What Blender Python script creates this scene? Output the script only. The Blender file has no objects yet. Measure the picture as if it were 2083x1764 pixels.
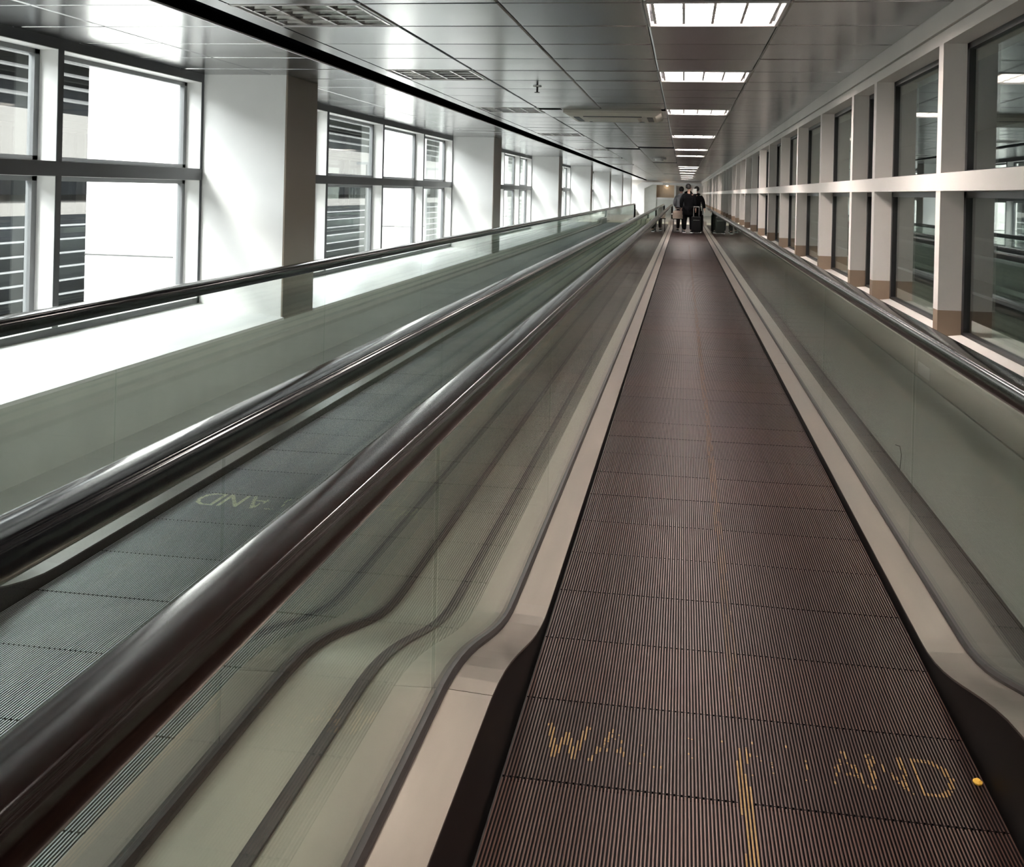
import bpy, math, random
from mathutils import Vector, Matrix
random.seed(7)
S = bpy.context.scene
COL = S.collection

# ------------------------------------------------------------------ camera, sky, sun, exposure
F, RHO, PX, CY, EYE = 2150.0, 0.024, 1041.5, 387.0, 1.42      # focal length and principal point in pixels of the 2083x1764 frame
TH = math.atan(349.5 / F)
cam = bpy.data.cameras.new('camera')
camo = bpy.data.objects.new('camera', cam)
COL.objects.link(camo)
cam.sensor_fit = 'HORIZONTAL'
cam.sensor_width = 36
cam.lens = 36 * F / 2083
cam.shift_y = (CY - 882) / 2083
cam.clip_start = .03
cam.clip_end = 400
_s, _c, _sr, _cr = math.sin(TH), math.cos(TH), math.sin(RHO), math.cos(RHO)
_R = Vector((_cr * _c, _cr * _s, _sr))
_U = Vector((-_sr * _c, -_sr * _s, _cr))
_B = Vector((_s, -_c, 0))
camo.matrix_world = Matrix(((_R.x, _U.x, _B.x, 0), (_R.y, _U.y, _B.y, 0), (_R.z, _U.z, _B.z, EYE), (0, 0, 0, 1)))
S.camera = camo

w = bpy.data.worlds.new('sky')
S.world = w
w.use_nodes = True
bg = w.node_tree.nodes['Background']
bg.inputs[0].default_value = (.955, .975, 1.0, 1)
bg.inputs[1].default_value = 11.0

sun = bpy.data.lights.new('sun', 'SUN')
sun.energy = 2.6
sun.angle = .16
sun.color = (1, .97, .93)
suno = bpy.data.objects.new('sun', sun)
COL.objects.link(suno)
suno.rotation_euler = Vector((.38, .72, -.62)).to_track_quat('-Z', 'Y').to_euler()

S.view_settings.view_transform = 'Standard'
S.view_settings.look = 'None'
S.view_settings.gamma = 1
S.view_settings.use_curve_mapping = False
S.view_settings.exposure = 0.5
S.cycles.max_bounces = 10
S.cycles.transparent_max_bounces = 32
S.cycles.glossy_bounces = 6
S.cycles.sample_clamp_indirect = 6

LAMP = 44.0            # strength of the ceiling lamps that are on

# ------------------------------------------------------------------ materials
M = {}
def newmat(name):
    m = bpy.data.materials.new(name)
    m.use_nodes = True
    M[name] = m
    return m, m.node_tree.nodes, m.node_tree.links

def mat(name, col, rough=.5, metal=0., var=.0, scale=(4, 4, 4), bump=0., detail=3, rvar=0., spec=.5):
    m, n, l = newmat(name)
    b = n['Principled BSDF']
    b.inputs['Roughness'].default_value = rough
    b.inputs['Metallic'].default_value = metal
    b.inputs['Specular IOR Level'].default_value = spec
    b.inputs['Base Color'].default_value = (*col, 1)
    if var or bump or rvar:
        tc = n.new('ShaderNodeTexCoord'); mp = n.new('ShaderNodeMapping'); nz = n.new('ShaderNodeTexNoise')
        mp.inputs['Scale'].default_value = scale
        nz.inputs['Scale'].default_value = 1
        nz.inputs['Detail'].default_value = detail
        l.new(tc.outputs['Object'], mp.inputs[0]); l.new(mp.outputs[0], nz.inputs['Vector'])
        if var:
            r = n.new('ShaderNodeValToRGB')
            r.color_ramp.elements[0].position = .3; r.color_ramp.elements[1].position = .72
            r.color_ramp.elements[0].color = (*[c * (1 - var) for c in col], 1)
            r.color_ramp.elements[1].color = (*[min(1, c * (1 + var)) for c in col], 1)
            l.new(nz.outputs['Fac'], r.inputs[0]); l.new(r.outputs[0], b.inputs['Base Color'])
        if rvar:
            mr = n.new('ShaderNodeMapRange')
            mr.inputs['To Min'].default_value = max(.02, rough - rvar); mr.inputs['To Max'].default_value = rough + rvar
            l.new(nz.outputs['Fac'], mr.inputs[0]); l.new(mr.outputs[0], b.inputs['Roughness'])
        if bump:
            bp = n.new('ShaderNodeBump'); bp.inputs['Strength'].default_value = bump; bp.inputs['Distance'].default_value = .01
            l.new(nz.outputs['Fac'], bp.inputs['Height']); l.new(bp.outputs[0], b.inputs['Normal'])
    return m

def glassmat(name, tint, ior=1.5, rough=0.):
    m, n, l = newmat(name)
    n.remove(n['Principled BSDF'])
    t = n.new('ShaderNodeBsdfTransparent'); t.inputs[0].default_value = (*tint, 1)
    g = n.new('ShaderNodeBsdfGlossy'); g.inputs['Roughness'].default_value = rough
    g.inputs[0].default_value = (.95, 1, .97, 1)
    lw = n.new('ShaderNodeLayerWeight'); lw.inputs[0].default_value = .5      # Facing = 1 - |cos|
    pw = n.new('ShaderNodeMath'); pw.operation = 'POWER'; pw.inputs[1].default_value = 5
    fr = n.new('ShaderNodeMath'); fr.operation = 'MULTIPLY_ADD'
    f0 = ((ior - 1) / (ior + 1)) ** 2
    fr.inputs[1].default_value = 1 - f0; fr.inputs[2].default_value = f0
    l.new(lw.outputs['Facing'], pw.inputs[0]); l.new(pw.outputs[0], fr.inputs[0])
    mx = n.new('ShaderNodeMixShader')
    l.new(fr.outputs[0], mx.inputs[0]); l.new(t.outputs[0], mx.inputs[1]); l.new(g.outputs[0], mx.inputs[2])
    l.new(mx.outputs[0], n['Material Output'].inputs[0])
    return m

def emitmat(name, col, st):
    m, n, l = newmat(name)
    n.remove(n['Principled BSDF'])
    e = n.new('ShaderNodeEmission'); e.inputs[0].default_value = (*col, 1); e.inputs[1].default_value = st
    l.new(e.outputs[0], n['Material Output'].inputs[0])
    return m

mat('white_paint', (.74, .735, .72), .45, var=.04, scale=(2, 2, 2))
mat('cream_paint', (.92, .87, .82), .5, var=.04, scale=(2, 2, 2))
mat('brown_band', (.34, .25, .18), .55, var=.08)
mat('column_shade', (.20, .16, .125), .35, var=.08, scale=(1, 1, 2))  # shade on the white column fronts, put into the colour
mat('frame_grey', (.16, .165, .17), .45)
mat('frame_shade', (.035, .037, .040), .4)  # backlit shade of the white window frame fronts, painted dark
mat('frame_black', (.012, .012, .014), .4)
mat('sill_white', (.85, .85, .84), .35, var=.03)
mat('beige_panel', (.64, .62, .54), .5, var=.05)
mat('green_panel', (.80, .81, .74), .45, var=.06, scale=(1.2, 1.2, 1.2), bump=.02)
mat('wall_greygreen', (.54, .56, .52), .5, var=.05)
mat('dark_floor', (.10, .10, .10), .5, var=.2, scale=(6, 6, 6))
mat('stone_floor', (.36, .33, .29), .4, var=.08)
mat('rubber_floor', (.075, .072, .068), .55, var=.2, scale=(8, 8, 8))
mat('caulk', (.02, .02, .018), .7)
mat('ceiling_metal', (.34, .345, .345), .22, metal=1., var=.05, scale=(1.2, 1.2, 1.2), rvar=.05)
mat('ceiling_edge', (.35, .36, .36), .3, metal=1.)
mat('slot_black', (.003, .003, .004), .9, spec=0.)
mat('steel_deck', (.26, .215, .182), .36, metal=.85, var=.16, scale=(9, 1.6, 5), rvar=.1)
mat('steel_deck_shaded', (.06, .052, .05), .3, metal=.6)  # same deck steel, darkened to paint in the poor light there
mat('steel_mid', (.74, .69, .57), .34, metal=.85, var=.14, scale=(7, 1.4, 5), rvar=.1)
mat('skirt_dark', (.006, .0035, .003), .5, spec=.3)
mat('gasket', (.03, .024, .022), .55)
mat('joint_strip', (.055, .048, .043), .5)
mat('rubber_black', (.003, .003, .0035), .14, spec=.5)
mat('rubber_warm_reflect', (.0085, .0042, .0033), .16, spec=.5)  # black rubber with brown reflections mixed into its colour
mat('rib_lamplit', (.062, .026, .0175), .38, metal=.35, spec=.35)  # same metal as the left belt, warm lamp light mixed into the colour
mat('groove_lamplit', (.005, .0025, .0025), .8, spec=.2)
mat('rib_daylit', (.40, .43, .46), .42, metal=.35)  # same metal as the right belt, cool window light mixed into the colour
mat('groove_daylit', (.02, .023, .026), .7)
mat('yellow_faded', (.15, .085, .052), .6, var=.2, scale=(60, 60, 60))
mat('yellow_paint', (.33, .185, .065), .6, var=.2, scale=(60, 60, 60))
mat('pale_paint', (.62, .64, .46), .6, var=.2, scale=(60, 60, 60))
mat('louvre_metal', (.72, .70, .69), .18, metal=1.)
mat('louvre_white', (.85, .82, .80), .4)
mat('plastic_cream', (.62, .58, .50), .45)
mat('plastic_white', (.8, .8, .78), .4)
mat('concrete', (.042, .042, .040), .8, var=.12, scale=(.8, .8, .8), bump=.1)
mat('concrete_beige', (.072, .067, .060), .8, var=.08, scale=(.8, .8, .8))
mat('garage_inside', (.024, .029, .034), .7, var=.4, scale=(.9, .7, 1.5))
mat('rail_metal', (.085, .087, .087), .5)
mat('pillar_white', (.88, .86, .82), .6, var=.02)
mat('asphalt', (.05, .053, .055), .6, var=.3, scale=(1, 1, 1))
mat('bounce_ground', (.36, .35, .33), .8, var=.1)  # kept pale so the ground bounces light up into the corridor
mat('blocker_dark', (.012, .014, .016), .6, var=.4, scale=(.7, .7, .7))
mat('skin_tone', (.62, .38, .29), .5)
mat('hair_dark', (.015, .011, .010), .5)
mat('cloth_black', (.004, .004, .005), .9, spec=.1)
mat('cloth_grey', (.30, .30, .33), .8, var=.1, scale=(20, 20, 20))
mat('cloth_plum', (.045, .028, .034), .8)
mat('shoe_black', (.01, .01, .01), .5)
mat('shoe_sole', (.85, .85, .85), .5)
mat('bag_beige', (.72, .56, .47), .7, var=.08, scale=(10, 10, 10))
mat('bag_black', (.005, .005, .006), .7, spec=.2)
mat('silver', (.75, .75, .75), .25, metal=1.)
mat('label_white', (.85, .84, .80), .5)
mat('chip_yellow', (.85, .48, .06), .6)
mat('tan_wall', (.60, .47, .34), .6, var=.15, scale=(1, 1, 1))
glassmat('window_glass', (.95, .97, .96))
glassmat('night_glass', (.90, .93, .92), 1.55)
glassmat('balustrade_glass', (.945, .965, .95), 1.62)
emitmat('lamp_on', (1, .90, .84), LAMP)
emitmat('spot_on', (1, .82, .60), 8)

def per_object(name, amount):                              # each pallet worn a little differently
    m = M[name]; n, l = m.node_tree.nodes, m.node_tree.links
    b = n['Principled BSDF']; c = tuple(b.inputs['Base Color'].default_value)[:3]
    oi = n.new('ShaderNodeObjectInfo'); rp = n.new('ShaderNodeValToRGB')
    rp.color_ramp.elements[0].color = (*[v * (1 - amount) for v in c], 1)
    rp.color_ramp.elements[1].color = (c[0] * (1 + amount), c[1] * (1 + amount * .8), c[2] * (1 + amount * .6), 1)
    l.new(oi.outputs['Random'], rp.inputs[0]); l.new(rp.outputs[0], b.inputs['Base Color'])
per_object('rib_lamplit', .2)
per_object('rib_daylit', .15)

# ------------------------------------------------------------------ builders
WL = {}
class MB:
    def __init__(s):
        s.v = []; s.f = []; s.m = []
    def quad(s, a, b, c, d, mi=0):
        i = len(s.v); s.v += [a, b, c, d]; s.f.append((i, i + 1, i + 2, i + 3)); s.m.append(mi); return s
    def hexa(s, p, mi=0):
        i = len(s.v); s.v += p
        for q in ((0, 3, 2, 1), (4, 5, 6, 7), (0, 1, 5, 4), (1, 2, 6, 5), (2, 3, 7, 6), (3, 0, 4, 7)):
            s.f.append(tuple(i + k for k in q)); s.m.append(mi)
        return s
    def box(s, x0, x1, y0, y1, z0, z1, mi=0):
        return s.hexa([(x0, y0, z0), (x1, y0, z0), (x1, y1, z0), (x0, y1, z0),
                       (x0, y0, z1), (x1, y0, z1), (x1, y1, z1), (x0, y1, z1)], mi)
    def prism(s, prof, y0, y1, mi=0):                       # closed profile in (x, z), run along Y
        n = len(prof); i = len(s.v)
        s.v += [(x, y0, z) for x, z in prof] + [(x, y1, z) for x, z in prof]
        for k in range(n):
            q = (k + 1) % n
            s.f.append((i + k, i + q, i + n + q, i + n + k)); s.m.append(mi)
        s.f.append(tuple(i + k for k in reversed(range(n)))); s.m.append(mi)
        s.f.append(tuple(i + n + k for k in range(n))); s.m.append(mi)
        return s
    def loft(s, rings, closed=True, mi=0, cap=True):        # rings of equal length
        n = len(rings[0]); i = len(s.v)
        for r in rings: s.v += list(r)
        for a in range(len(rings) - 1):
            for k in range(n if closed else n - 1):
                q = (k + 1) % n
                s.f.append((i + a * n + k, i + a * n + q, i + (a + 1) * n + q, i + (a + 1) * n + k)); s.m.append(mi)
        if cap and closed:
            s.f.append(tuple(i + k for k in reversed(range(n)))); s.m.append(mi)
            b = i + (len(rings) - 1) * n
            s.f.append(tuple(b + k for k in range(n))); s.m.append(mi)
        return s
    def tube(s, a, b, r, n=8, mi=0):
        a, b = Vector(a), Vector(b); d = (b - a).normalized()
        u = d.orthogonal().normalized(); v = d.cross(u)
        ring = lambda c: [tuple(c + u * math.cos(t) * r + v * math.sin(t) * r) for t in [2 * math.pi * k / n for k in range(n)]]
        return s.loft([ring(a), ring(b)], mi=mi)
    def mesh(s, name, mats, origin=(0, 0, 0), smooth=False):
        me = bpy.data.meshes.new(name)
        ox, oy, oz = origin
        me.from_pydata([(x - ox, y - oy, z - oz) for x, y, z in s.v], [], s.f)
        for q in (mats if isinstance(mats, (list, tuple)) else [mats]): me.materials.append(M[q])
        me.polygons.foreach_set('material_index', s.m)
        if smooth: me.polygons.foreach_set('use_smooth', [True] * len(s.f))
        me.validate(); me.update()
        return me

def put(name, data, parent=None, loc=(0, 0, 0), label=None, cat=None, group=None, kind=None):
    o = bpy.data.objects.new(name, data); COL.objects.link(o)
    if parent is not None:
        o.parent = parent
        p = WL[parent.name]
        o.location = (loc[0] - p[0], loc[1] - p[1], loc[2] - p[2])
    else:
        o.location = loc
    WL[o.name] = tuple(loc)
    if label: o['label'] = label
    if cat: o['category'] = cat
    if group: o['group'] = group
    if kind: o['kind'] = kind
    return o

def build(name, mb, mats, parent=None, origin=(0, 0, 0), smooth=False, **k):
    return put(name, mb.mesh(name, mats, origin, smooth), parent, origin, **k)

def thing(name, loc, label, cat, group=None, kind=None):
    return put(name, None, None, loc, label, cat, group, kind)

ORD = ['first', 'second', 'third', 'fourth', 'fifth', 'sixth', 'seventh', 'eighth', 'ninth', 'tenth', 'eleventh', 'twelfth', 'thirteenth',
       'fourteenth', 'fifteenth', 'sixteenth', 'seventeenth', 'eighteenth', 'nineteenth', 'twentieth']
def nth(i):
    if i < 20: return ORD[i]
    t = {2: 'twenty', 3: 'thirty', 4: 'forty', 5: 'fifty'}[(i + 1) // 10]
    r = (i + 1) % 10
    return (t + '-' + ORD[r - 1]) if r else {20: 'twentieth', 30: 'thirtieth', 40: 'fortieth'}[i + 1]

# ------------------------------------------------------------------ key dimensions (metres; belt surface z = 0, corridor along +Y)
Y0, YE = -12.0, 70.5                 # corridor ends
ZC = 2.268                           # ceiling
XR = 1.12                            # face of the right window wall
XW = -3.73                           # face of the left window frames
XC = -3.04                           # face of the columns and the low wall under the windows
COLY, COLP, COLW = 7.78, 9.06, .68   # first column in view, spacing, width
WS, WE = -1.7, 51.0                  # walkway ends
SLOT = (-2.47, -2.26)
P = .665                             # ceiling tile pitch
T0 = 5.39                            # far edge of the first lamp row

# ------------------------------------------------------------------ floor, end walls, roof
fl = build('floor', MB().box(-3.9, 1.4, Y0, 54.2, -.35, -.16), 'dark_floor', kind='structure',
           label='dark floor under and between the two walkways', cat='floor')
build('stone_floor', MB().box(-3.05, 1.12, 54.2, YE, -.35, .0), 'stone_floor', fl)
build('ledge', MB().box(-3.05, -2.62, Y0, 54.2, -.16, -.01), 'wall_greygreen', fl)

# ------------------------------------------------------------------ ceiling with its metal tiles
ceil = build('ceiling', MB().box(-4.0, 1.40, Y0, YE, ZC + .16, ZC + .45), 'slot_black', kind='structure',
             label='low suspended ceiling of glossy grey metal tiles', cat='ceiling')
cols = [(-2.15, -1.50), (-1.50, -.85), (-.85, -.20), (-.20, .44), (.44, 1.12)]
soff = [(XW - .02, -3.17), (-3.17, SLOT[0])]
def tile_mesh(mb, x0, x1, y0, y1, z, tx=0, ty=0):
    g, e, d = .0025, .012, .005
    cx, cy = (x0 + x1) / 2, (y0 + y1) / 2
    h = lambda x, y: z + tx * (x - cx) + ty * (y - cy)
    o = [(x0 + g, y0 + g), (x1 - g, y0 + g), (x1 - g, y1 - g), (x0 + g, y1 - g)]
    i = [(x0 + e, y0 + e), (x1 - e, y0 + e), (x1 - e, y1 - e), (x0 + e, y1 - e)]
    k = len(mb.v)
    mb.v += [(x, y, z + .03) for x, y in o] + [(x, y, h(x, y) + d) for x, y in o] + [(x, y, h(x, y)) for x, y in i]
    for a in range(4):
        b = (a + 1) % 4
        mb.f += [(k + a, k + 4 + a, k + 4 + b, k + b), (k + 4 + a, k + 8 + a, k + 8 + b, k + 4 + b)]; mb.m += [0, 0]
    mb.f.append((k + 8, k + 11, k + 10, k + 9)); mb.m.append(0)
lampR = {-5, 0, 4, 9, 16, 23, 28, 42, 45, 50, 57, 66, 75, 84}
lampL = {-5, 0, 4, 9, 16, 24, 31, 40}
dark = {(23, 1), (22, 2), (36, 2), (47, 3), (60, 2)}
far = MB()
kmin, kmax = math.floor((Y0 - T0) / P) + 1, math.floor((YE - T0) / P)
for k in range(kmin, kmax + 1):
    y1 = T0 + k * P; y0 = y1 - P
    for ci, (x0, x1) in enumerate(cols + soff):
        if ci == 3 and k in lampR or ci == 0 and k in lampL or (k, ci) in dark: continue
        if ci in (1, 2) and k in (9, 10): continue                                     # the air conditioner hangs here
        tx, ty = random.gauss(0, .0018), random.gauss(0, .0022)
        if -1 <= k <= 19:
            mb = MB(); tile_mesh(mb, x0, x1, y0, y1, ZC, tx, ty)
            build('ceiling_tile', mb, 'ceiling_metal', ceil, ((x0 + x1) / 2, (y0 + y1) / 2, ZC))
        else:
            tile_mesh(far, x0, x1, y0, y1, ZC, tx, ty)
build('far_tiles', far, 'ceiling_metal', ceil, kind='stuff')
build('edge_strip', MB().box(SLOT[1], -2.152, Y0, YE, ZC, ZC + .03), 'ceiling_metal', ceil)
build('slot_lip', MB().box(SLOT[0] - .012, SLOT[0] + .001, Y0, YE, ZC - .006, ZC + .003), 'white_paint', ceil)
build('slot_side', MB().box(SLOT[0] - .010, SLOT[0] + .002, Y0, YE, ZC + .003, ZC + .10), 'slot_black', ceil)
build('dark_slot', MB().box(SLOT[0], SLOT[1], Y0, YE, ZC + .05, ZC + .10), 'slot_black', ceil)

# ------------------------------------------------------------------ right window wall
wr = put('wall_right', MB().box(XR + .03, XR + .30, Y0, YE, -.35, .60).mesh('wall_right', 'green_panel'), kind='structure',
         label='cream window wall with a pale green lower panel beside the right handrail', cat='wall')
build('lower_panel', MB().box(XR, XR + .03, Y0, YE, -.02, .574), 'green_panel', wr)
build('caulk_line', MB().box(XR - .012, XR, Y0, YE, -.06, .045), 'caulk', wr)
build('upper_panel', MB().box(XR, XR + .03, Y0, YE, .582, .80), 'beige_panel', wr)
build('sill', MB().prism([(XR - .01, .79), (XR - .01, .815), (XR + .11, .83), (XR + .30, .83), (XR + .30, .60), (XR + .03, .60), (XR + .03, .79)], Y0, YE), 'cream_paint', wr)
build('lower_frieze', MB().box(XR, XR + .30, Y0, YE, 2.115, 2.171), 'cream_paint', wr)
build('upper_frieze', MB().box(XR - .008, XR + .30, Y0, YE, 2.178, ZC + .17), 'cream_paint', wr)
build('shadow_groove', MB().box(XR + .012, XR + .28, Y0, YE, 2.170, 2.179), 'caulk', wr)
build('mid_rail', MB().box(XR - .004, XR + .115, Y0, YE, 1.462, 1.541), 'cream_paint', wr)
posts = [-10.6, -8.8, -7.0, -5.2, -3.4, -1.6, .0, 1.64, 3.28, 4.92, 6.56, 7.42, 9.09, 10.93, 12.76, 14.54]
while posts[-1] < YE - 3: posts.append(posts[-1] + 1.81)
PD, PW = .10, .085
for y in posts:
    po = build('post', MB().box(XR, XR + PD, y, y + PW, .935, 2.117), 'cream_paint', wr, (XR, y, .82))
    build('post_foot', MB().box(XR, XR + PD, y, y + PW, .82, .935), 'brown_band', po, (XR, y, .82))
wn = 0
for a, b in zip(posts[:-1], posts[1:]):
    wn += 1
    y0, y1 = a + PW, b
    X = XR + PD
    fr = MB()
    for z0, z1 in ((.83, 1.462), (1.541, 2.115)):
        fr.box(X, X + .035, y0, y0 + .022, z0, z1).box(X, X + .035, y1 - .035, y1, z0, z1)
        fr.box(X, X + .035, y0, y1, z1 - .028, z1).box(X, X + .035, y0, y1, z0, z0 + .014)
    vis = sum(1 for q in posts if 3.9 < q <= b) - 1
    lab = f'{nth(vis)} dark framed window of the right wall, counted from the camera' if b > 4.5 else 'right wall window beside or behind the camera'
    wo = build(f'window_{wn}', fr, 'frame_black', None, (X, y0, .83), kind='structure', label=lab, cat='window')
    for z0, z1 in ((.844, 1.434), (1.555, 2.087)):
        build('pane', MB().box(X + .014, X + .020, y0 + .022, y1 - .035, z0, z1), 'night_glass', wo, (X, y0, z0))

# dark box added beyond the right wall to keep the sky out
nh = put('wall_blocker', MB().box(9.0, 9.3, Y0, YE, -3, 4).mesh('wall_blocker', 'blocker_dark'), kind='structure',
         label='dark wall of the box added outside the right windows to block the sky', cat='wall')
build('blocker_roof', MB().box(1.42, 9.3, Y0, YE, 3.6, 4.0), 'blocker_dark', nh)
build('blocker_floor', MB().box(1.42, 9.3, Y0, YE, -1.3, -1.0), 'asphalt', nh)
build('blocker_end', MB().box(1.42, 9.3, YE - .3, YE, -1.3, 4.0).box(1.42, 9.3, Y0, Y0 + .3, -1.3, 4.0), 'blocker_dark', nh)
build('blocker_edge', MB().box(1.41, 1.55, Y0, YE, 2.3, 3.7), 'blocker_dark', nh)
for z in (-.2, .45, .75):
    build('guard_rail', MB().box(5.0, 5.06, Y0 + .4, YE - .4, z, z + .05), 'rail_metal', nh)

# ------------------------------------------------------------------ left window wall
wl = put('wall_left', MB().box(-3.98, XC, Y0, YE, -.35, .375).mesh('wall_left', 'wall_greygreen'), kind='structure',
         label='low grey green wall with a white sloping sill below the bright windows', cat='wall')
bays = []
colys = [COLY + COLP * i for i in range(-2, 7)]
for ca, cb in zip(colys[:-1], colys[1:]): bays.append((ca + COLW, cb))
for i, y in enumerate(colys):
    vis = i - 2
    lab = (f'{nth(vis)} square column between the left windows, counted from the camera' if vis >= 0 else 'square white column behind the camera on the window side')
    co = thing('square_column', (XC, y, .375), lab, 'column', 'columns between the left windows')
    build('shaft', MB().box(-3.95, XC - .012, y, y + COLW, .375, ZC + .02), 'white_paint', co, (XC, y, .375))
    build('shaded_face', MB().box(XC - .012, XC, y + .002, y + COLW - .002, .375, ZC), 'column_shade', co, (XC, y, .375))  # white column front with its backlit shade painted on
for wi, (y0, y1) in enumerate(bays):
    build('sill', MB().prism([(XC + .015, .375), (XC + .015, .395), (XW, .478), (-3.9, .478), (-3.9, .375)], y0, y1), 'sill_white', wl, (XC, y0, .375))
    wn += 1
    D0, D1 = XW, -3.90                     # front and back of the frame
    ym = [y0, y1 - 6.12, y1 - 4.02, y1 - 1.92, y1]
    fr = MB().box(D1, D0, y0, y1, 2.20, ZC + .02).box(D1, D0, y0, y1, .478, .525)
    fr.box(D1, D0, y0, y0 + .03, .525, 2.2).box(D1, D0, y1 - .035, y1, .525, 2.2)
    vis = wi - 1
    lab = (f'{nth(vis)} bay of bright left windows, counted from the camera' if vis >= 0 else 'bay of left windows behind the camera')
    CP = D0 + .004
    wo = build(f'window_{wn}', fr, 'white_paint', None, (D0, y0, .478), kind='structure', label=lab, cat='window')
    build('transom', MB().box(D1, D0, y0, y1, 1.438, 1.530).box(D0, CP + .002, y0, y1, 1.440, 1.528, 1), ['white_paint', 'frame_shade'], wo, (D0, y0, 1.44))
    build('header_shade', MB().box(D0, CP, y0, y1, 2.203, ZC), 'frame_shade', wo, (D0, y0, 2.2))  # thin strips added to carry the painted shade of the frame fronts
    build('jamb_shade', MB().box(D0, CP, y0, y0 + .028, .48, 2.203).box(D0, CP, y1 - .033, y1, .48, 2.203), 'frame_shade', wo, (D0, y0, .5))
    build('bottom_shade', MB().box(D0, CP, y0, y1, .480, .523), 'frame_shade', wo, (D0, y0, .5))
    for y in ym[1:-1]:
        build('mullion', MB().box(D1, D0, y - .03, y + .03, .525, 2.20).box(D0, CP, y - .028, y + .028, .525, 2.203, 1), ['white_paint', 'frame_shade'], wo, (D0, y, .5))
    for j in range(4):
        a, b = ym[j] + .03, ym[j + 1] - .03
        for z0, z1 in ((.525, 1.438), (1.53, 2.20)):
            sash = MB().box(-3.89, -3.85, a, a + .05, z0, z1).box(-3.89, -3.85, b - .05, b, z0, z1).box(-3.89, -3.85, a, b, z0, z0 + .03).box(-3.89, -3.85, a, b, z1 - .03, z1)
            so = build('sash', sash, 'frame_grey', wo, (-3.87, a, z0))
            build('pane', MB().box(-3.873, -3.867, a + .05, b - .05, z0 + .03, z1 - .03), 'window_glass', so, (-3.87, a, z0))

# ------------------------------------------------------------------ outside the left windows
build('ground', MB().box(-60, -3.99, -40, 110, -4.3, -4.0), 'bounce_ground', kind='structure', label='paved ground outside below the left windows, made pale to bounce light in', cat='ground')
for i in range(-2, 7):
    y = 9.1 + COLP * i
    vis = i
    pl = thing('outer_pillar', (-5.0, y, -4), (f'{nth(vis)} glaring white pillar outside the left windows, counted from the camera' if vis >= 0 else 'white outer pillar behind the camera'),
               'pillar', 'white pillars outside')
    build('pillar_shaft', MB().box(-5.5, -4.62, y, y + .5, -4, 5.5), 'pillar_white', pl, (-5, y, -4))
    build('pillar_joint', MB().box(-5.505, -4.615, y - .004, y + .504, .72, .735), 'concrete', pl, (-5, y, .7))
gx = -10.5
pg = thing('parking_garage', (gx, 30, -4), 'grey concrete parking structure with railed open decks across the road', 'building')
build('back_wall', MB().box(gx - 6, gx - 5.8, -40, 110, -4, 4.6), 'garage_inside', pg, (gx, 30, -4))
build('upper_wall', MB().box(gx - .25, gx, -40, 110, 1.62, 2.55), 'concrete_beige', pg, (gx, 30, 1.6))
build('roof_slab', MB().box(gx - 6, gx + .3, -40, 110, 3.9, 4.6), 'concrete', pg, (gx, 30, 3.9))
build('deck_slab', MB().box(gx - 6, gx + .05, -40, 110, .82, 1.02), 'concrete_beige', pg, (gx, 30, .8))
build('lower_slab', MB().box(gx - 6, gx + .05, -40, 110, -2.2, -1.9), 'concrete', pg, (gx, 30, -2.2))
for j in range(10):
    z = .62 - .235 * j
    build('rail', MB().box(gx, gx + .04, -40, 110, z, z + .03), 'rail_metal', pg, (gx, 30, z))
for j in range(5):
    z = 2.75 + .22 * j
    build('louvre', MB().prism([(gx - .12, z + .05), (gx, z), (gx, z + .03), (gx - .12, z + .08)], -40, 110), 'concrete', pg, (gx, 30, z))
for j in range(-4, 13):
    y = 3.3 + 8.4 * j
    build('garage_post', MB().box(gx - .5, gx - .2, y, y + .4, -4, 4), 'concrete', pg, (gx, y, -4))
for j in range(10):
    y = 14.2 + 6.3 * j
    lp = thing('light_pole', (-8.2, y, -4), f'{nth(j)} pale street light pole outside the left windows, counted from the camera', 'light pole', 'poles outside')
    build('pole', MB().tube((-8.2, y, -4), (-8.2, y, 2.0), .06), 'rail_metal', lp, (-8.2, y, -4))
    build('arm', MB().box(-8.5, -7.7, y - .05, y + .05, 2.0, 2.07), 'rail_metal', lp, (-8.2, y, 2))

# ------------------------------------------------------------------ end walls
wb = put('wall_back', MB().box(-3.95, 1.4, YE, YE + .2, -.3, 3).mesh('wall_back', 'cream_paint'), kind='structure',
         label='far end wall of the corridor with a white portal', cat='wall')
build('portal_post', MB().box(-3.0, -2.55, YE - 1.0, YE - .7, .0, 1.95), 'white_paint', wb)
build('portal_corner', MB().prism([(-3.0, 1.75), (-2.55, 1.75), (-2.0, 2.02), (-2.0, 2.16), (-2.7, 2.16), (-3.0, 1.95)], YE - 1.05, YE - .68), 'white_paint', wb)
build('portal_beam', MB().box(-2.2, XR, YE - 1.0, YE - .7, 1.99, 2.15), 'white_paint', wb)
build('side_panel', MB().box(-2.55, -1.78, YE - .5, YE, .0, 2.0), 'wall_greygreen', wb)
build('alcove_back', MB().box(-1.78, -.5, YE - .04, YE, .0, 2.0), 'tan_wall', wb)
build('alcove_shelf', MB().box(-1.78, -.5, YE - .45, YE - .3, 1.06, 1.18), 'white_paint', wb)
build('alcove_front', MB().box(-1.78, -.62, YE - .40, YE - .36, .0, 1.06), 'wall_greygreen', wb)
build('alcove_frame', MB().box(-.62, -.5, YE - .5, YE, .0, 2.0), 'white_paint', wb)
build('alcove_spot', MB().tube((-1.1, YE - .2, 1.97), (-1.1, YE - .2, 1.93), .07, 12), 'spot_on', wb)
build('end_notice', MB().box(.57, .85, YE - .05, YE - .01, 1.46, 1.73), 'label_white', wb)
build('wall_front', MB().box(-3.95, 1.4, Y0 - .2, Y0, -.3, 3), 'cream_paint', kind='structure', label='plain wall closing the corridor behind the camera', cat='wall')

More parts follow.
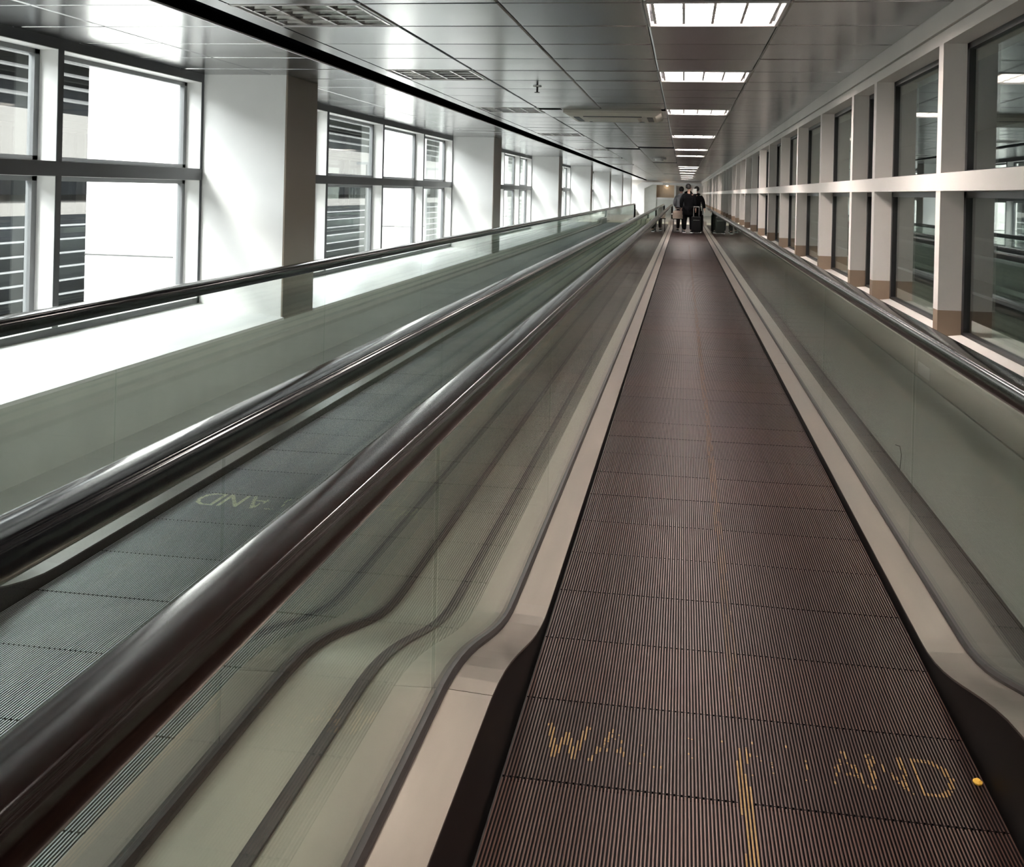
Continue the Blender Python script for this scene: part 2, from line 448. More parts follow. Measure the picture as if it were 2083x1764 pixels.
# ------------------------------------------------------------------ moving walkways
HN, HF = .24, .03
def sm(t): t = max(0, min(1, t)); return t * t * (3 - 2 * t)
def zd(y):                                               # height of the decks above the belt: high at the ends, low between
    return HF + (HN - HF) * max(1 - sm((y - 2.38) / 1.1), sm((y - 46.8) / 1.1))
ys = [WS, 0, 1.2, 2.0] + [2.3 + .1 * i for i in range(14)] + [4.5, 8, 14, 24, 36, 46] + [46.7 + .1 * i for i in range(14)] + [49, 50]
ys = sorted(set(ys))
def strip(prof, yl=ys, y_max=50.0):                      # profile of (x, dz) swept along the deck line
    mb = MB()
    mb.loft([[(x, y, (zd(y) if a else 0) + dz) for x, dz, a in prof] for y in yl if y <= y_max])
    return mb
def hand_profile(cx):
    hw, zs = .0475, .0175                                      # half width, shoulder height under a gently crowned top
    side = [(.0365 + .0110 * math.cos(math.radians(d)), -.008 + .0275 * math.sin(math.radians(d))) for d in range(-85, 86, 17)]
    pts = list(side)
    for q in range(11):
        x = .0385 * (1 - 2 * q / 10)
        u = abs(x) / hw
        pts.append((x, zs + hw * .19 * (1 - u * u)))
    pts += [(-x, z) for x, z in reversed(side)]
    return pts
def handrail(cx):
    zc, R = .917, .33
    pts = []
    for k in range(13):
        t = math.pi * (k / 12)
        pts.append((Vector((0, WS - R * math.sin(t), zc - R - R * math.cos(t))), Vector((0, -math.cos(t), math.sin(t)))))
    n = 26
    for k in range(1, n): pts.append((Vector((0, WS + (50.6 - WS) * k / n, zc)), Vector((0, 1, 0))))
    for k in range(13):
        t = math.pi * (k / 12)
        pts.append((Vector((0, 50.6 + R * math.sin(t), zc - R + R * math.cos(t))), Vector((0, math.cos(t), -math.sin(t)))))
    rings = []
    prof = hand_profile(cx)
    for p, d in pts:
        nrm = Vector((0, -d.z, d.y))                       # outward side of the loop
        rings.append([(cx + x, p.y + nrm.y * z, p.z + nrm.z * z) for x, z in prof])
    return MB().loft(rings)

STROKES = {
    'W': [[(0, 1), (.25, 0), (.5, .75), (.75, 0), (1, 1)]],
    'A': [[(0, 0), (.5, 1), (1, 0)], [(.2, .35), (.8, .35)]],
    'L': [[(.1, 1), (.1, 0), (.9, 0)]],
    'K': [[(.1, 0), (.1, 1)], [(.95, 1), (.1, .45)], [(.4, .62), (1, 0)]],
    'S': [[(.95, .85), (.75, 1), (.3, 1), (.08, .82), (.15, .6), (.8, .42), (.95, .2), (.75, 0), (.25, 0), (.05, .15)]],
    'T': [[(0, 1), (1, 1)], [(.5, 1), (.5, 0)]],
    'N': [[(.05, 0), (.05, 1), (.95, 0), (.95, 1)]],
    'D': [[(.05, 0), (.05, 1), (.55, 1), (.9, .8), (.98, .5), (.9, .2), (.55, 0), (.05, 0)]],
    'F': [[(.05, 0), (.05, 1), (.95, 1)], [(.05, .52), (.75, .52)]],
}
def seg_d(px, py, a, b):
    ax, ay = a; bx, by = b; dx, dy = bx - ax, by - ay
    t = max(0, min(1, ((px - ax) * dx + (py - ay) * dy) / (dx * dx + dy * dy + 1e-9)))
    return math.hypot(px - ax - t * dx, py - ay - t * dy)

RIB, RT, RH = .0085, .0036, .009
def pallet_mesh(x0, x1, rib, groove, L=.400):
    mb = MB(); n = int((x1 - x0) / RIB)
    for i in range(n):
        x = x0 + (i + .5) * (x1 - x0) / n
        st = (x1 - x0) / n
        a, b = -L / 2 - (.003 if i % 2 else 0), L / 2 + (.003 if i % 2 else 0)
        mb.quad((x - RT / 2, a, 0), (x + RT / 2, a, 0), (x + RT / 2, b, 0), (x - RT / 2, b, 0), 0)
        mb.quad((x - RT / 2, a, 0), (x - RT / 2, b, 0), (x - RT / 2 - .001, b, -RH), (x - RT / 2 - .001, a, -RH), 1)
        mb.quad((x + RT / 2, b, 0), (x + RT / 2, a, 0), (x + RT / 2 + .001, a, -RH), (x + RT / 2 + .001, b, -RH), 1)
        mb.quad((x + RT / 2 + .001, a, -RH), (x + st - RT / 2 - .001, a, -RH), (x + st - RT / 2 - .001, b, -RH), (x + RT / 2 + .001, b, -RH), 1)
        mb.quad((x - RT / 2, a, 0), (x - RT / 2 - .001, a, -RH), (x + RT / 2 + .001, a, -RH), (x + RT / 2, a, 0), 1)
    mb.box(x0, x1, -L / 2 - .003, L / 2 + .003, -.03, -RH - .001, 1)
    return mb.mesh('pallet', [rib, groove])

def ribs_of(x0, x1):
    n = int((x1 - x0) / RIB)
    return [x0 + (i + .5) * (x1 - x0) / n for i in range(n)]

def word(text, x0, x1, xa, pitch, wd, ya, hgt, keep, flip=False, th=.016):
    """paint runs on the rib tops; text starts at xa, baseline ya; flip turns it round for the opposite direction"""
    mb = MB(); step = .004
    for x in ribs_of(x0, x1):
        for ci, ch in enumerate(text):
            u = (x - xa) * (-1 if flip else 1) - ci * pitch
            if u < -th or u > wd + th: continue
            run = None
            for q in range(-6, int(hgt / step) + 7):
                v = q * step
                hit = False
                for st in STROKES[ch]:
                    for a, b in zip(st[:-1], st[1:]):
                        if seg_d(u, v, (a[0] * wd, a[1] * hgt), (b[0] * wd, b[1] * hgt)) < th / 2: hit = True; break
                    if hit: break
                hit = hit and random.random() < keep[ci] ** .35
                if hit and run is None: run = v
                if not hit and run is not None:
                    if random.random() < keep[ci] + .05:
                        y_a, y_b = (ya - run, ya - v) if flip else (ya + run, ya + v)
                        lo, hi = min(y_a, y_b), max(y_a, y_b)
                        mb.box(x - RT / 2 - .0002, x + RT / 2 + .0002, lo, hi, -.0006, .0005)
                    run = None
    return mb

def walkway(label, xl, xr, gl, gr, ol, orr, rib, groove, rub, joints, outer):
    t = thing('moving_walkway', ((xl + xr) / 2, 0, 0), label, 'moving walkway', 'parallel moving walkways')
    c0 = ((xl + xr) / 2, 0, 0)
    pm = pallet_mesh(xl - c0[0] + .012, xr - c0[0] - .012, rib, groove)
    PITCH, ph = .408, 2.532
    k = math.floor((WS - ph) / PITCH) + 1
    y = ph + PITCH * k + PITCH / 2
    while y < 50.4:
        put('pallet', pm, t, (c0[0], y, random.uniform(-.0008, .0004)))
        y += PITCH
    build('under_tray', MB().box(xl - .02, xr + .02, WS, 50.8, -.15, -.04), 'caulk', t, c0)
    for py in ((WS - 2.2, WS - .02), (50.7, 54.2)):
        build('comb_plate', MB().box(xl - .1, xr + .1, py[0], py[1], -.15, .005), 'steel_mid', t, c0)
    for s, xe, g, o, js, om, im in ((-1, xl, gl, ol, joints[0], outer[0], outer[2]), (1, xr, gr, orr, joints[1], outer[1], 'steel_deck')):
        b = put('balustrade', None, t, (g, 0, 0))
        build('skirt', strip([(xe - s * .002, -.03, 0), (xe - s * .002, 0, 1), (xe + s * .02, 0, 1), (xe + s * .02, -.03, 0)]), 'skirt_dark', b, (g, 0, 0))
        gi = g - s * .017
        a0, a1 = xe - s * .004, gi
        cut = [yy for yy in ys if yy <= 50]
        segs = [(WS, 2.42), (2.42, 9.0), (9.0, 18.0), (18.0, 27.0), (27.0, 36.0), (36.0, 50.0)]
        for ya, yb in segs:
            yl = sorted(set([ya + .0015] + [q for q in cut if ya < q < yb] + [yb - .0015]))
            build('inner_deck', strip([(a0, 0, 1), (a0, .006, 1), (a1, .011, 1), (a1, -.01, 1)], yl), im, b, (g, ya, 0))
        build('gasket', strip([(gi, -.02, 1), (gi, .020, 1), (gi + s * .006, .030, 1), (g + s * .011, .030, 1), (g + s * .017, .020, 1), (g + s * .017, -.02, 1)]), 'gasket', b, (g, 0, 0))
        for ya, yb in ((WS, 4.6), (4.6, 15.0), (15.0, 26.0), (26.0, 50.0)):
            yl = sorted(set([ya + .0015] + [q for q in cut if ya < q < yb] + [yb - .0015]))
            build('outer_deck', strip([(g + s * .017, .010, 1), (o, .010, 1), (o, -.25, 0), (g + s * .017, -.25, 0)], yl), om, b, (g, ya, 0))
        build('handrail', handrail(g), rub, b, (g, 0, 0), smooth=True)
        jy = [WS - .28] + [j for j in js if j > WS + .2] + [50.9]
        for ya, yb in zip(jy[:-1], jy[1:]):
            a_, b_ = ya + .003, yb - .003
            yl = [a_] + [q for q in ys if a_ < q < b_] + [b_]
            mb = MB().loft([[(g - .005, q, zd(q) + .02), (g + .005, q, zd(q) + .02), (g + .005, q, .89), (g - .005, q, .89)] for q in yl])
            build('glass_panel', mb, 'balustrade_glass', b, (g, ya, 0))
    return t

def run(first, step): 
    out = []; y = first
    while y > WS: y -= step
    while y < 50.5: out.append(y); y += step
    return out
GC, GD, GB, GA = -.533, .900, -.915, -2.300
rw = walkway('right moving walkway with ribbed belt and black handrails, both tinted brown with painted lamp light and reflection, under the camera', -.415, .772, GC, GD, -.705, XR - .012, 'rib_lamplit', 'groove_lamplit', 'rubber_warm_reflect',
             (run(2.33, 2.07), run(4.30, 2.63)), ('steel_mid', 'rubber_floor', 'steel_deck'))
lw = walkway('left moving walkway with ribbed belt tinted cool grey with painted window light and black handrails beside the windows', -2.185, -1.03, GA, GB, -2.62, -.735, 'rib_daylit', 'groove_daylit', 'rubber_black',
             (run(4.055, 2.575), run(2.04, 1.98)), ('wall_greygreen', 'steel_mid', 'steel_deck_shaded'))
build('joint_strip', strip([(-.7345, -.02, 1), (-.7345, .016, 1), (-.704, .016, 1), (-.704, -.02, 1)]), 'joint_strip', rw, (-.72, 0, 0))

bx0, bx1 = -.415 + .012, .772 - .012
build('walk_lettering', word('WALK', bx0, bx1, -.315, .118, .098, 2.645, .155, (1.0, .55, .16, .10)), 'yellow_paint', rw, (.18, 2.6, 0), label='worn yellow letters WALK', kind='stuff')
build('stand_lettering', word('STAND', bx0, bx1, .185, .103, .085, 2.655, .155, (.08, .10, .45, .7, .85)), 'yellow_paint', rw, (.18, 2.6, 0), label='worn yellow letters STAND', kind='stuff')
lx0, lx1 = -2.185 + .012, -1.03 - .012
build('stand_lettering', word('STAND', lx0, lx1, -1.565, .115, .09, 4.56, .16, (.15, .3, .75, .95, .95), True), 'pale_paint', lw, (-1.6, 4.5, 0), label='pale yellow letters STAND turned to face the other way', kind='stuff')
build('walk_lettering', word('WALK', lx0, lx1, -1.10, .115, .09, 4.56, .16, (.6, .3, .3, .2), True), 'pale_paint', lw, (-1.6, 4.5, 0), label='pale yellow letters WALK turned to face the other way', kind='stuff')
def dashes(x0, x1, xc, y_from, y_to, wd, fn):
    mb = MB()
    for x in ribs_of(x0, x1):
        if abs(x - xc) > wd / 2: continue
        y = y_from
        while y < y_to:
            ln = random.uniform(.03, .16)
            if random.random() < fn(y): mb.box(x - RT / 2 - .0002, x + RT / 2 + .0002, y, min(y + ln, y_to), -.0006, .0005)
            y += ln
    return mb
build('centre_line', dashes(bx0, bx1, .178, 1.6, 2.78, .028, lambda y: .9 if y < 2.52 else .45), 'yellow_paint', rw, (.178, 0, 0), label='worn yellow line down the middle of the belt', kind='stuff')
build('faded_line', dashes(bx0, bx1, .178, 2.95, 30, .036, lambda y: .75), 'yellow_faded', rw, (.178, 0, 0), label='faded brown remains of the middle line', kind='stuff')
chip = MB().loft([[(.742 + r * math.cos(a), 2.735 + r * math.sin(a) * 1.2, z) for a in [k * math.pi / 4 for k in range(8)]] for r, z in ((.011, .0), (.012, .004), (.006, .009))])
build('yellow_chip', chip, 'chip_yellow', None, (.742, 2.735, 0), label='small yellow chip lying at the right edge of the right belt', cat='chip')

# ------------------------------------------------------------------ ceiling lamps, vents, air conditioner
def lamp(xa, xb, k, on, label, group):
    y1 = T0 + k * P; y0 = y1 - P
    x0, x1 = xa + .012, xb - .012; y0 += .012; y1 -= .012
    o = ((x0 + x1) / 2, (y0 + y1) / 2, ZC)
    t = thing('ceiling_lamp', o, label, 'ceiling lamp', group)
    e = .028
    rim = MB()
    for a, b, c, d in ((x0 - .010, x1 + .010, y0 - .010, y0 + .004), (x0 - .010, x1 + .010, y1 - .004, y1 + .010), (x0 - .010, x0 + .004, y0, y1), (x1 - .004, x1 + .010, y0, y1)):
        rim.box(a, b, c, d, ZC - .004, ZC + .02)
    build('rim', rim, 'louvre_white', t, o)
    build('housing', MB().box(x0 - .008, x1 + .008, y0 - .008, y1 + .008, ZC + .060, ZC + .075).box(x0 - .008, x0, y0, y1, ZC + .0, ZC + .06).box(x1, x1 + .008, y0, y1, ZC, ZC + .06)
          .box(x0, x1, y0 - .008, y0, ZC, ZC + .06).box(x0, x1, y1, y1 + .008, ZC, ZC + .06), 'frame_black', t, o)
    a, b, c, d = x0 + e, x1 - e, y0 + e, y1 - e
    if on:
        build('tube_panel', MB().box(a, b, c, d, ZC + .022, ZC + .030), 'lamp_on', t, o)
    else:
        n = 4; rf = MB()
        for i in range(n):
            for j in range(n):
                u0, u1 = a + (b - a) * i / n, a + (b - a) * (i + 1) / n
                v0, v1 = c + (d - c) * j / n, c + (d - c) * (j + 1) / n
                mx_, my_ = (u0 + u1) / 2, (v0 + v1) / 2
                p = [(u0, v0, ZC + .004), (u1, v0, ZC + .004), (u1, v1, ZC + .004), (u0, v1, ZC + .004)]
                q = [(mx_ + (x - mx_) * .45, my_ + (y - my_) * .45, ZC + .05) for x, y, z in p]
                for g in range(4): rf.quad(p[g], p[(g + 1) % 4], q[(g + 1) % 4], q[g])
                rf.quad(*q)
        build('reflector', rf, 'louvre_metal', t, o)
    lv = MB(); n = 4
    for i in range(n + 1):
        u = a + (b - a) * i / n; v = c + (d - c) * i / n
        lv.box(u - .007, u + .007, c, d, ZC + (.004 if on else 0), ZC + .020).box(a, b, v - .006, v + .006, ZC + (.004 if on else 0), ZC + .020)
    build('louvre', lv, 'louvre_white' if on else 'louvre_metal', t, o)
for i, k in enumerate(sorted(lampR)):
    lamp(-.20, .44, k, True, f'{nth(i - 1)} lit square lamp in the ceiling row over the right belt' if i else 'lit square ceiling lamp behind the camera', 'lit ceiling lamps')
for i, k in enumerate(sorted(lampL)):
    lamp(-2.15, -1.50, k, False, f'{nth(i - 1)} unlit louvred lamp in the ceiling row beside the black slot' if i else 'unlit ceiling lamp behind the camera', 'unlit ceiling lamps')
for i, (k, ci) in enumerate(sorted(dark)):
    x0, x1 = cols[ci]; y1 = T0 + k * P; y0 = y1 - P
    v = thing('ceiling_vent', ((x0 + x1) / 2, (y0 + y1) / 2, ZC), f'{nth(i)} dark square vent in the middle of the far ceiling', 'vent', 'dark ceiling vents')
    o = WL[v.name]
    build('vent_box', MB().box(x0 + .02, x1 - .02, y0 + .02, y1 - .02, ZC + .06, ZC + .10), 'slot_black', v, o)
    fr = MB()
    for a in range(5): fr.box(x0 + .01, x1 - .01, y0 + .03 + a * .147, y0 + .05 + a * .147, ZC, ZC + .06)
    build('vent_blades', fr, 'frame_black', v, o)

ax0, ax1, ay0, ay1 = -1.26, -.25, 10.94, 11.98
o = ((ax0 + ax1) / 2, (ay0 + ay1) / 2, ZC)
ac = thing('air_conditioner', o, 'cream square air conditioner hanging in the ceiling', 'air conditioner')
build('casing', MB().loft([[(ax0, ay0, ZC + .02), (ax1, ay0, ZC + .02), (ax1, ay1, ZC + .02), (ax0, ay1, ZC + .02)],
                            [(ax0, ay0, ZC - .025), (ax1, ay0, ZC - .025), (ax1, ay1, ZC - .025), (ax0, ay1, ZC - .025)],
                            [(ax0 + .06, ay0 + .06, ZC - .055), (ax1 - .06, ay0 + .06, ZC - .055), (ax1 - .06, ay1 - .06, ZC - .055), (ax0 + .06, ay1 - .06, ZC - .055)]]), 'plastic_cream', ac, o)
for a, b, c, d in ((ax0 + .2, ax1 - .2, ay0 + .09, ay0 + .15), (ax0 + .2, ax1 - .2, ay1 - .15, ay1 - .09), (ax0 + .09, ax0 + .15, ay0 + .2, ay1 - .2), (ax1 - .15, ax1 - .09, ay0 + .2, ay1 - .2)):
    build('air_slot', MB().box(a, b, c, d, ZC - .060, ZC - .054), 'frame_black', ac, o)
build('intake_grille', MB().loft([[(ax0 + .22, ay0 + .22, ZC - .054), (ax1 - .22, ay0 + .22, ZC - .054), (ax1 - .22, ay1 - .22, ZC - .054), (ax0 + .22, ay1 - .22, ZC - .054)],
                                  [(ax0 + .25, ay0 + .25, ZC - .068), (ax1 - .25, ay0 + .25, ZC - .068), (ax1 - .25, ay1 - .25, ZC - .068), (ax0 + .25, ay1 - .25, ZC - .068)]]), 'plastic_cream', ac, o)
build('infill', MB().box(-1.5, ax0 - .004, 10.72, 12.03, ZC, ZC + .02).box(ax1 + .004, -.2, 10.72, 12.03, ZC, ZC + .02).box(-1.5, -.2, 10.71, ay0 - .004, ZC, ZC + .02).box(-1.5, -.2, ay1 + .004, 12.04, ZC, ZC + .02), 'ceiling_metal', ceil)
sx, sy = -1.19, 8.47
sp = thing('sprinkler', (sx, sy, ZC), 'small dark fire sprinkler hanging from the ceiling tiles', 'sprinkler')
build('rosette', MB().tube((sx, sy, ZC), (sx, sy, ZC - .006), .035, 14), 'plastic_white', sp, (sx, sy, ZC))
build('stem', MB().tube((sx, sy, ZC - .006), (sx, sy, ZC - .05), .008), 'frame_black', sp, (sx, sy, ZC))
build('deflector', MB().tube((sx, sy, ZC - .05), (sx, sy, ZC - .054), .022, 12), 'frame_black', sp, (sx, sy, ZC))
sx, sy = -.60, 25.3
sd = thing('smoke_detector', (sx, sy, ZC), 'round white smoke detector on the far ceiling', 'smoke detector')
build('detector_base', MB().tube((sx, sy, ZC), (sx, sy, ZC - .03), .17, 18), 'plastic_white', sd, (sx, sy, ZC))
build('detector_head', MB().tube((sx, sy, ZC - .03), (sx, sy, ZC - .07), .10, 18), 'plastic_white', sd, (sx, sy, ZC))
build('wall_label', MB().box(XR - .003, XR - .0005, 5.03, 5.27, .600, .655), 'label_white', None, (XR, 5.15, .60), label='small white label stuck on the wall below the right handrail', cat='label')
scr = MB()
for a, b in zip([(5.757, .142), (5.645, .161), (5.604, .128), (5.632, .047)][:-1], [(5.757, .142), (5.645, .161), (5.604, .128), (5.632, .047)][1:]): scr.tube((XR - .001, *a), (XR - .001, *b), .0022, 6)
build('scratch', scr, 'caulk', wr, (XR, 5.63, .1), label='short dark curved scratch')

# ------------------------------------------------------------------ people
def skin(name, nodes, edges, root, material, parent, loc, rot=0, sub=1, label=None):
    ids = list(nodes)
    me = bpy.data.meshes.new(name)
    cr_, sr_ = math.cos(rot), math.sin(rot)
    me.from_pydata([(nodes[i][0] * cr_ - nodes[i][1] * sr_, nodes[i][0] * sr_ + nodes[i][1] * cr_, nodes[i][2]) for i in ids], [(ids.index(a), ids.index(b)) for a, b in edges], [])
    me.materials.append(M[material])
    o = put(name, me, parent, loc, label=label)
    md = o.modifiers.new('skin', 'SKIN'); md.use_smooth_shade = True; md.branch_smoothing = .4
    for i, v in zip(ids, me.skin_vertices[0].data):
        r = nodes[i][3]
        v.radius = r if isinstance(r, tuple) else (r, r)
        v.use_root = (i == root)
    s2 = o.modifiers.new('sub', 'SUBSURF'); s2.levels = sub; s2.render_levels = sub
    return o

def person(loc, rot, label, hgt, top, legs, coat_len, arms, head_turn=0, stance=.10):
    k = hgt / 1.78
    t = thing('person', loc, label, 'person', 'people standing on the brown belt')
    n = {'pel': (0, 0, .96, (.15, .11)), 'wai': (0, 0, 1.10, (.135, .10)), 'che': (0, 0, 1.30, (.12, .08)), 'nb': (0, 0, 1.45, (.045, .045)),
         'nk': (0, .01, 1.53, .055), 'jaw': (0, .03, 1.59, .068), 'hd': (0, .02, 1.67, (.082, .095)), 'tp': (0, .01, 1.745, .065)}
    e = [('pel', 'wai'), ('wai', 'che'), ('che', 'nb'), ('nb', 'nk'), ('nk', 'jaw'), ('jaw', 'hd'), ('hd', 'tp')]
    hx, hy = math.sin(head_turn), math.cos(head_turn)
    n['nose'] = (hx * .115, .02 + hy * .115, 1.64, .014); e.append(('hd', 'nose'))
    for s, q in ((-1, 'l'), (1, 'r')):
        n['ear' + q] = (s * .09 * hy, .02 - s * .09 * hx, 1.655, .016); e.append(('hd', 'ear' + q))
        n['hip' + q] = (s * .09, 0, .90, .085); n['kn' + q] = (s * stance, .02, .50, .058); n['an' + q] = (s * (stance + .01), -.02, .09, .042); n['to' + q] = (s * (stance + .03), .15, .035, .035)
        e += [('pel', 'hip' + q), ('hip' + q, 'kn' + q), ('kn' + q, 'an' + q), ('an' + q, 'to' + q)]
        sh, el, wr_ = arms[q]
        n['sh' + q] = (*sh, .045); n['el' + q] = (*el, .046); n['wr' + q] = (*wr_, .030)
        d = (Vector(wr_) - Vector(el)).normalized()
        pm_ = Vector(wr_) + d * .065
        n['pa' + q] = (*pm_, (.034, .022))
        e += [('che', 'sh' + q), ('sh' + q, 'el' + q), ('el' + q, 'wr' + q), ('wr' + q, 'pa' + q)]
        side = Vector((0, 1, 0)) if abs(d.y) < .7 else Vector((1, 0, 0))
        for fi, (off, ln) in enumerate(((-.026, .070), (-.009, .080), (.009, .075), (.026, .058))):
            b0 = pm_ + side * off + d * .03; b1 = b0 + d * ln * .5; b2 = b1 + d * ln * .4 + Vector((-s * .012, 0, 0))
            n[f'f{q}{fi}a'] = (*b0, .009); n[f'f{q}{fi}b'] = (*b1, .0085); n[f'f{q}{fi}c'] = (*b2, .007)
            e += [('pa' + q, f'f{q}{fi}a'), (f'f{q}{fi}a', f'f{q}{fi}b'), (f'f{q}{fi}b', f'f{q}{fi}c')]
        b0 = pm_ + side * .04 - d * .01; b1 = b0 + side * .02 + d * .03
        n['t' + q + 'a'] = (*b0, .010); n['t' + q + 'b'] = (*b1, .008)
        e += [('pa' + q, 't' + q + 'a'), ('t' + q + 'a', 't' + q + 'b')]
    sc = lambda dct: {i: (v[0] * k, v[1] * k, v[2] * k, tuple(x * k for x in v[3]) if isinstance(v[3], tuple) else v[3] * k) for i, v in dct.items()}
    skin('body', sc(n), e, 'pel', 'skin_tone', t, loc, rot)
    tn = {i: n[i] for i in ('pel', 'wai', 'che', 'nb', 'nk', 'shl', 'ell', 'wrl', 'shr', 'elr', 'wrr')}
    gro = {'pel': (.21, .16), 'wai': (.20, .155), 'che': (.235, .17), 'nb': (.165, .12), 'nk': (.08, .08)}
    tn = {i: (*v[:3], gro[i] if i in gro else v[3] + (.051 if i[:2] == 'sh' else .034)) for i, v in tn.items()}
    te = [('pel', 'wai'), ('wai', 'che'), ('che', 'nb'), ('nb', 'nk'), ('che', 'shl'), ('shl', 'ell'), ('ell', 'wrl'), ('che', 'shr'), ('shr', 'elr'), ('elr', 'wrr')]
    if coat_len < .9:
        tn['hem'] = (0, 0, coat_len, (.25, .19)); te.append(('pel', 'hem'))
    skin('jacket', sc(tn), te, 'wai', top, t, loc, rot)
    ln = {'pel': (*n['pel'][:3], (.16, .12))}; le = []
    for q in 'lr':
        for j, r in (('hip', .108), ('kn', .088), ('an', .072)): ln[j + q] = (*n[j + q][:3], r)
        le += [('pel', 'hip' + q), ('hip' + q, 'kn' + q), ('kn' + q, 'an' + q)]
    skin('trousers', sc(ln), le, 'pel', legs, t, loc, rot)
    cr_, sr_ = math.cos(rot), math.sin(rot)
    for s in (-1, 1):
        mb = MB(); so = MB()
        ring = lambda z, g: [(s * (stance + .02) + x * g, y * g + .03, z) for x, y in ((-.045, -.11), (.045, -.11), (.052, .06), (.030, .15), (-.030, .15), (-.052, .06))]
        mb.loft([ring(.025, 1), ring(.07, .97), ring(.10, .6)]); so.loft([ring(.0, 1.06), ring(.028, 1.06)])
        for m_ in (mb, so): m_.v = [((x * cr_ - y * sr_) * k + loc[0], (x * sr_ + y * cr_) * k + loc[1], z * k + loc[2]) for x, y, z in m_.v]
        sh_ = build('shoe', mb, 'shoe_black', t, loc, smooth=False)
        build('sole', so, 'shoe_sole', sh_, loc)
    hair = MB(); rings = []
    for i in range(9):
        a = math.pi * i / 8
        rr = max(.004, math.sin(a) * .112)
        zc_ = 1.685 + math.cos(a) * .118
        rings.append([(rr * math.cos(b) * .93 - hx * .022, rr * math.sin(b) * 1.06 + .015 - hy * .022, max(zc_, 1.60 + (.02 if math.sin(b - head_turn) > 0 else 0))) for b in [2 * math.pi * j / 14 for j in range(14)]])
    hair.loft(rings)
    hair.v = [((x * cr_ - y * sr_) * k + loc[0], (x * sr_ + y * cr_) * k + loc[1], z * k + loc[2]) for x, y, z in hair.v]
    hb = build('hair', hair, 'hair_dark', t, loc, smooth=True)
    for s in (-1, 1):
        ex, ey = hx * .088 + s * .032 * hy, .02 + hy * .088 - s * .032 * hx
        ey_ = MB().tube((0, 0, 0), (0, .004, 0), .011, 8)
        ey_.v = [(x + ex, y + ey, z + 1.675) for x, y, z in ey_.v]
        ey_.v = [((x * cr_ - y * sr_) * k + loc[0], (x * sr_ + y * cr_) * k + loc[1], z * k + loc[2]) for x, y, z in ey_.v]
        build('eye', ey_, 'hair_dark', t, loc)
    return t
down = {'l': ((-.20, 0, 1.40), (-.25, -.03, 1.13), (-.26, .04, .90)), 'r': ((.20, 0, 1.40), (.25, -.03, 1.13), (.26, .04, .90))}
reach = {'l': ((-.20, 0, 1.40), (-.26, .0, 1.14), (-.20, .20, 1.00)), 'r': ((.20, 0, 1.40), (.25, .02, 1.14), (.20, .22, 1.00))}
pull = {'l': down['l'], 'r': ((.20, 0, 1.40), (.27, -.06, 1.14), (.31, -.10, .93))}
PY = 39.6
person((-.09, PY + 1.4, 0), .15, 'person in grey shirt and dark trousers, leftmost of the group', 1.70, 'cloth_grey', 'cloth_plum', .93, reach, 0)
person((.18, PY - .05, 0), -.1, 'tall bare necked person in long black coat in the middle of the group', 1.80, 'cloth_black', 'cloth_black', .55, down, 1.1, .12)
p3 = person((.47, PY + .5, 0), .05, 'person in black coat with a white cloth on the shoulder, right of the group', 1.72, 'cloth_black', 'cloth_black', .60, pull, 0, .14)

cx_, cy_ = .49, PY + .5
build('shoulder_cloth', MB().loft([[(cx_ - .17, cy_ - .20, 1.45), (cx_ - .01, cy_ - .20, 1.45), (cx_ - .01, cy_ - .13, 1.45), (cx_ - .17, cy_ - .13, 1.45)], [(cx_ - .17, cy_ - .16, 1.63), (cx_ - .02, cy_ - .16, 1.64), (cx_ - .02, cy_ - .06, 1.64), (cx_ - .17, cy_ - .06, 1.63)]]), 'label_white', p3, (cx_, cy_, 0), label='white cloth over the shoulder')
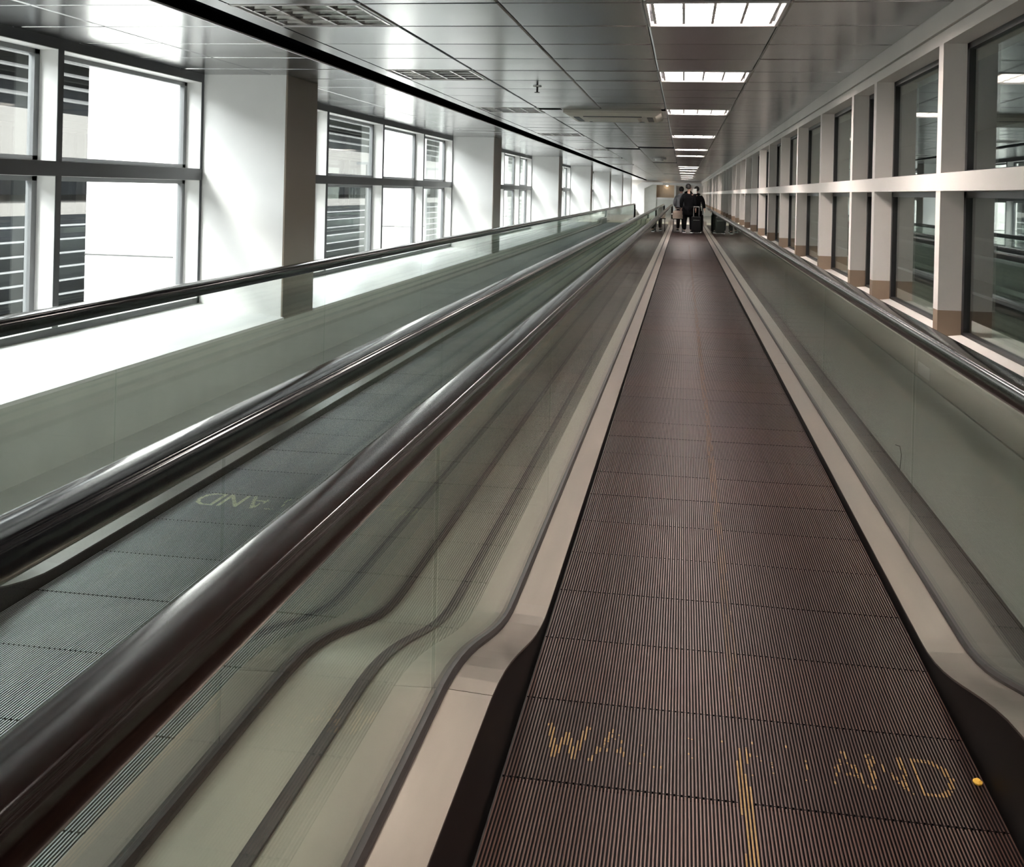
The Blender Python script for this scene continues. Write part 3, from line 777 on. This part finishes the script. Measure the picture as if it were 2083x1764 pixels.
# luggage
def suitcase(x, y, wd, dp, ht, label, letters=None, stripe=True):
    o = (x, y, 0)
    t = thing('suitcase', o, label, 'suitcase', 'black luggage on the belt')
    def rr(z, g):
        return [(x + sx_ * (wd / 2 - .03) + .03 * g * math.cos(a), y + sy_ * (dp / 2 - .03) + .03 * g * math.sin(a), z)
                for sx_, sy_, a0 in ((1, 1, 0), (-1, 1, 90), (-1, -1, 180), (1, -1, 270)) for a in [math.radians(a0 + 30 * q) for q in range(4)]]
    build('shell', MB().loft([rr(.05, .6), rr(.08, 1), rr(ht - .03, 1), rr(ht, .6)]), 'bag_black', t, o)
    for a in (-1, 1):
        for b in (-1, 1):
            cx_, cy_ = x + a * (wd / 2 - .05), y + b * (dp / 2 - .05)
            build('wheel', MB().tube((cx_ - .012, cy_, .026), (cx_ + .012, cy_, .026), .026, 10), 'silver', t, o)
    h = MB()
    for a in (-1, 1): h.box(x + a * wd * .28 - .008, x + a * wd * .28 + .008, y - .01, y + .01, ht - .01, ht + .36)
    h.box(x - wd * .28 - .01, x + wd * .28 + .01, y - .014, y + .014, ht + .34, ht + .37)
    build('pull_handle', h, 'silver', t, o)
    if stripe: build('trim', MB().box(x - wd * .32, x + wd * .32, y - dp / 2 - .006, y - dp / 2, ht * .78, ht * .80), 'silver', t, o)
    if letters:
        mb = MB(); lw_, lh = .055, .12
        for ci, ch in enumerate(letters):
            for st in STROKES[ch]:
                for a, b in zip(st[:-1], st[1:]):
                    p0 = Vector((x - wd * .42 + ci * .075 + a[0] * lw_, 0, ht * .62 + a[1] * lh)); p1 = Vector((x - wd * .42 + ci * .075 + b[0] * lw_, 0, ht * .62 + b[1] * lh))
                    d = (p1 - p0).normalized() * .008; q = Vector((-d.z, 0, d.x))
                    yy0, yy1 = y - dp / 2 - .005, y - dp / 2 + .001
                    c4 = [p0 - d + q, p0 - d - q, p1 + d - q, p1 + d + q]
                    mb.hexa([(c.x, yy0, c.z) for c in c4] + [(c.x, yy1, c.z) for c in c4])
        build('lettering', mb, 'label_white', t, o, label='white letters FAST')
    return t
suitcase(.47, PY - .44, .34, .22, .62, 'black suitcase with a thin silver trim between the two black coats')
suitcase(.67, PY + 1.08, .16, .24, .66, 'narrow black suitcase with white lettering by the right skirt', None, False)
sb = suitcase(.56, PY + 1.6, .32, .22, .80, 'tall black suitcase with white letters FAST at the right', 'FAST', False)
o = (-.20, PY + .8, 0)
bg_ = thing('holdall', o, 'pinkish beige holdall on a low black trolley at the left', 'bag')
bx_, by_ = o[0], o[1]
ring = lambda z, g, h: [(bx_ + x * g, by_ + y * h, z) for x, y in ((-.17, -.13), (.17, -.13), (.2, 0), (.17, .13), (-.17, .13), (-.2, 0))]
build('bag_body', MB().loft([ring(.50, .92, .9), ring(.56, 1, 1), ring(.74, .98, .95), ring(.80, .75, .6)]), 'bag_beige', bg_, o)
hd = MB()
for a in range(6):
    t0_, t1_ = math.pi * a / 6, math.pi * (a + 1) / 6
    hd.tube((bx_ + .1 * math.cos(t0_), by_, .79 + .09 * math.sin(t0_)), (bx_ + .1 * math.cos(t1_), by_, .79 + .09 * math.sin(t1_)), .010, 6)
build('bag_handle', hd, 'bag_beige', bg_, o)
tr = MB().box(bx_ - .2, bx_ + .2, by_ - .15, by_ + .15, .47, .50)
for a in (-.17, .17):
    for b in (-.12, .12): tr.tube((bx_ + a, by_ + b, .04), (bx_ + a, by_ + b, .48), .012, 6)
tv = build('trolley_frame', tr, 'bag_black', bg_, o)
for a in (-.17, .17):
    for b in (-.12, .12): build('wheel', MB().tube((bx_ + a - .012, by_ + b, .03), (bx_ + a + .012, by_ + b, .03), .03, 10), 'bag_black', bg_, o)
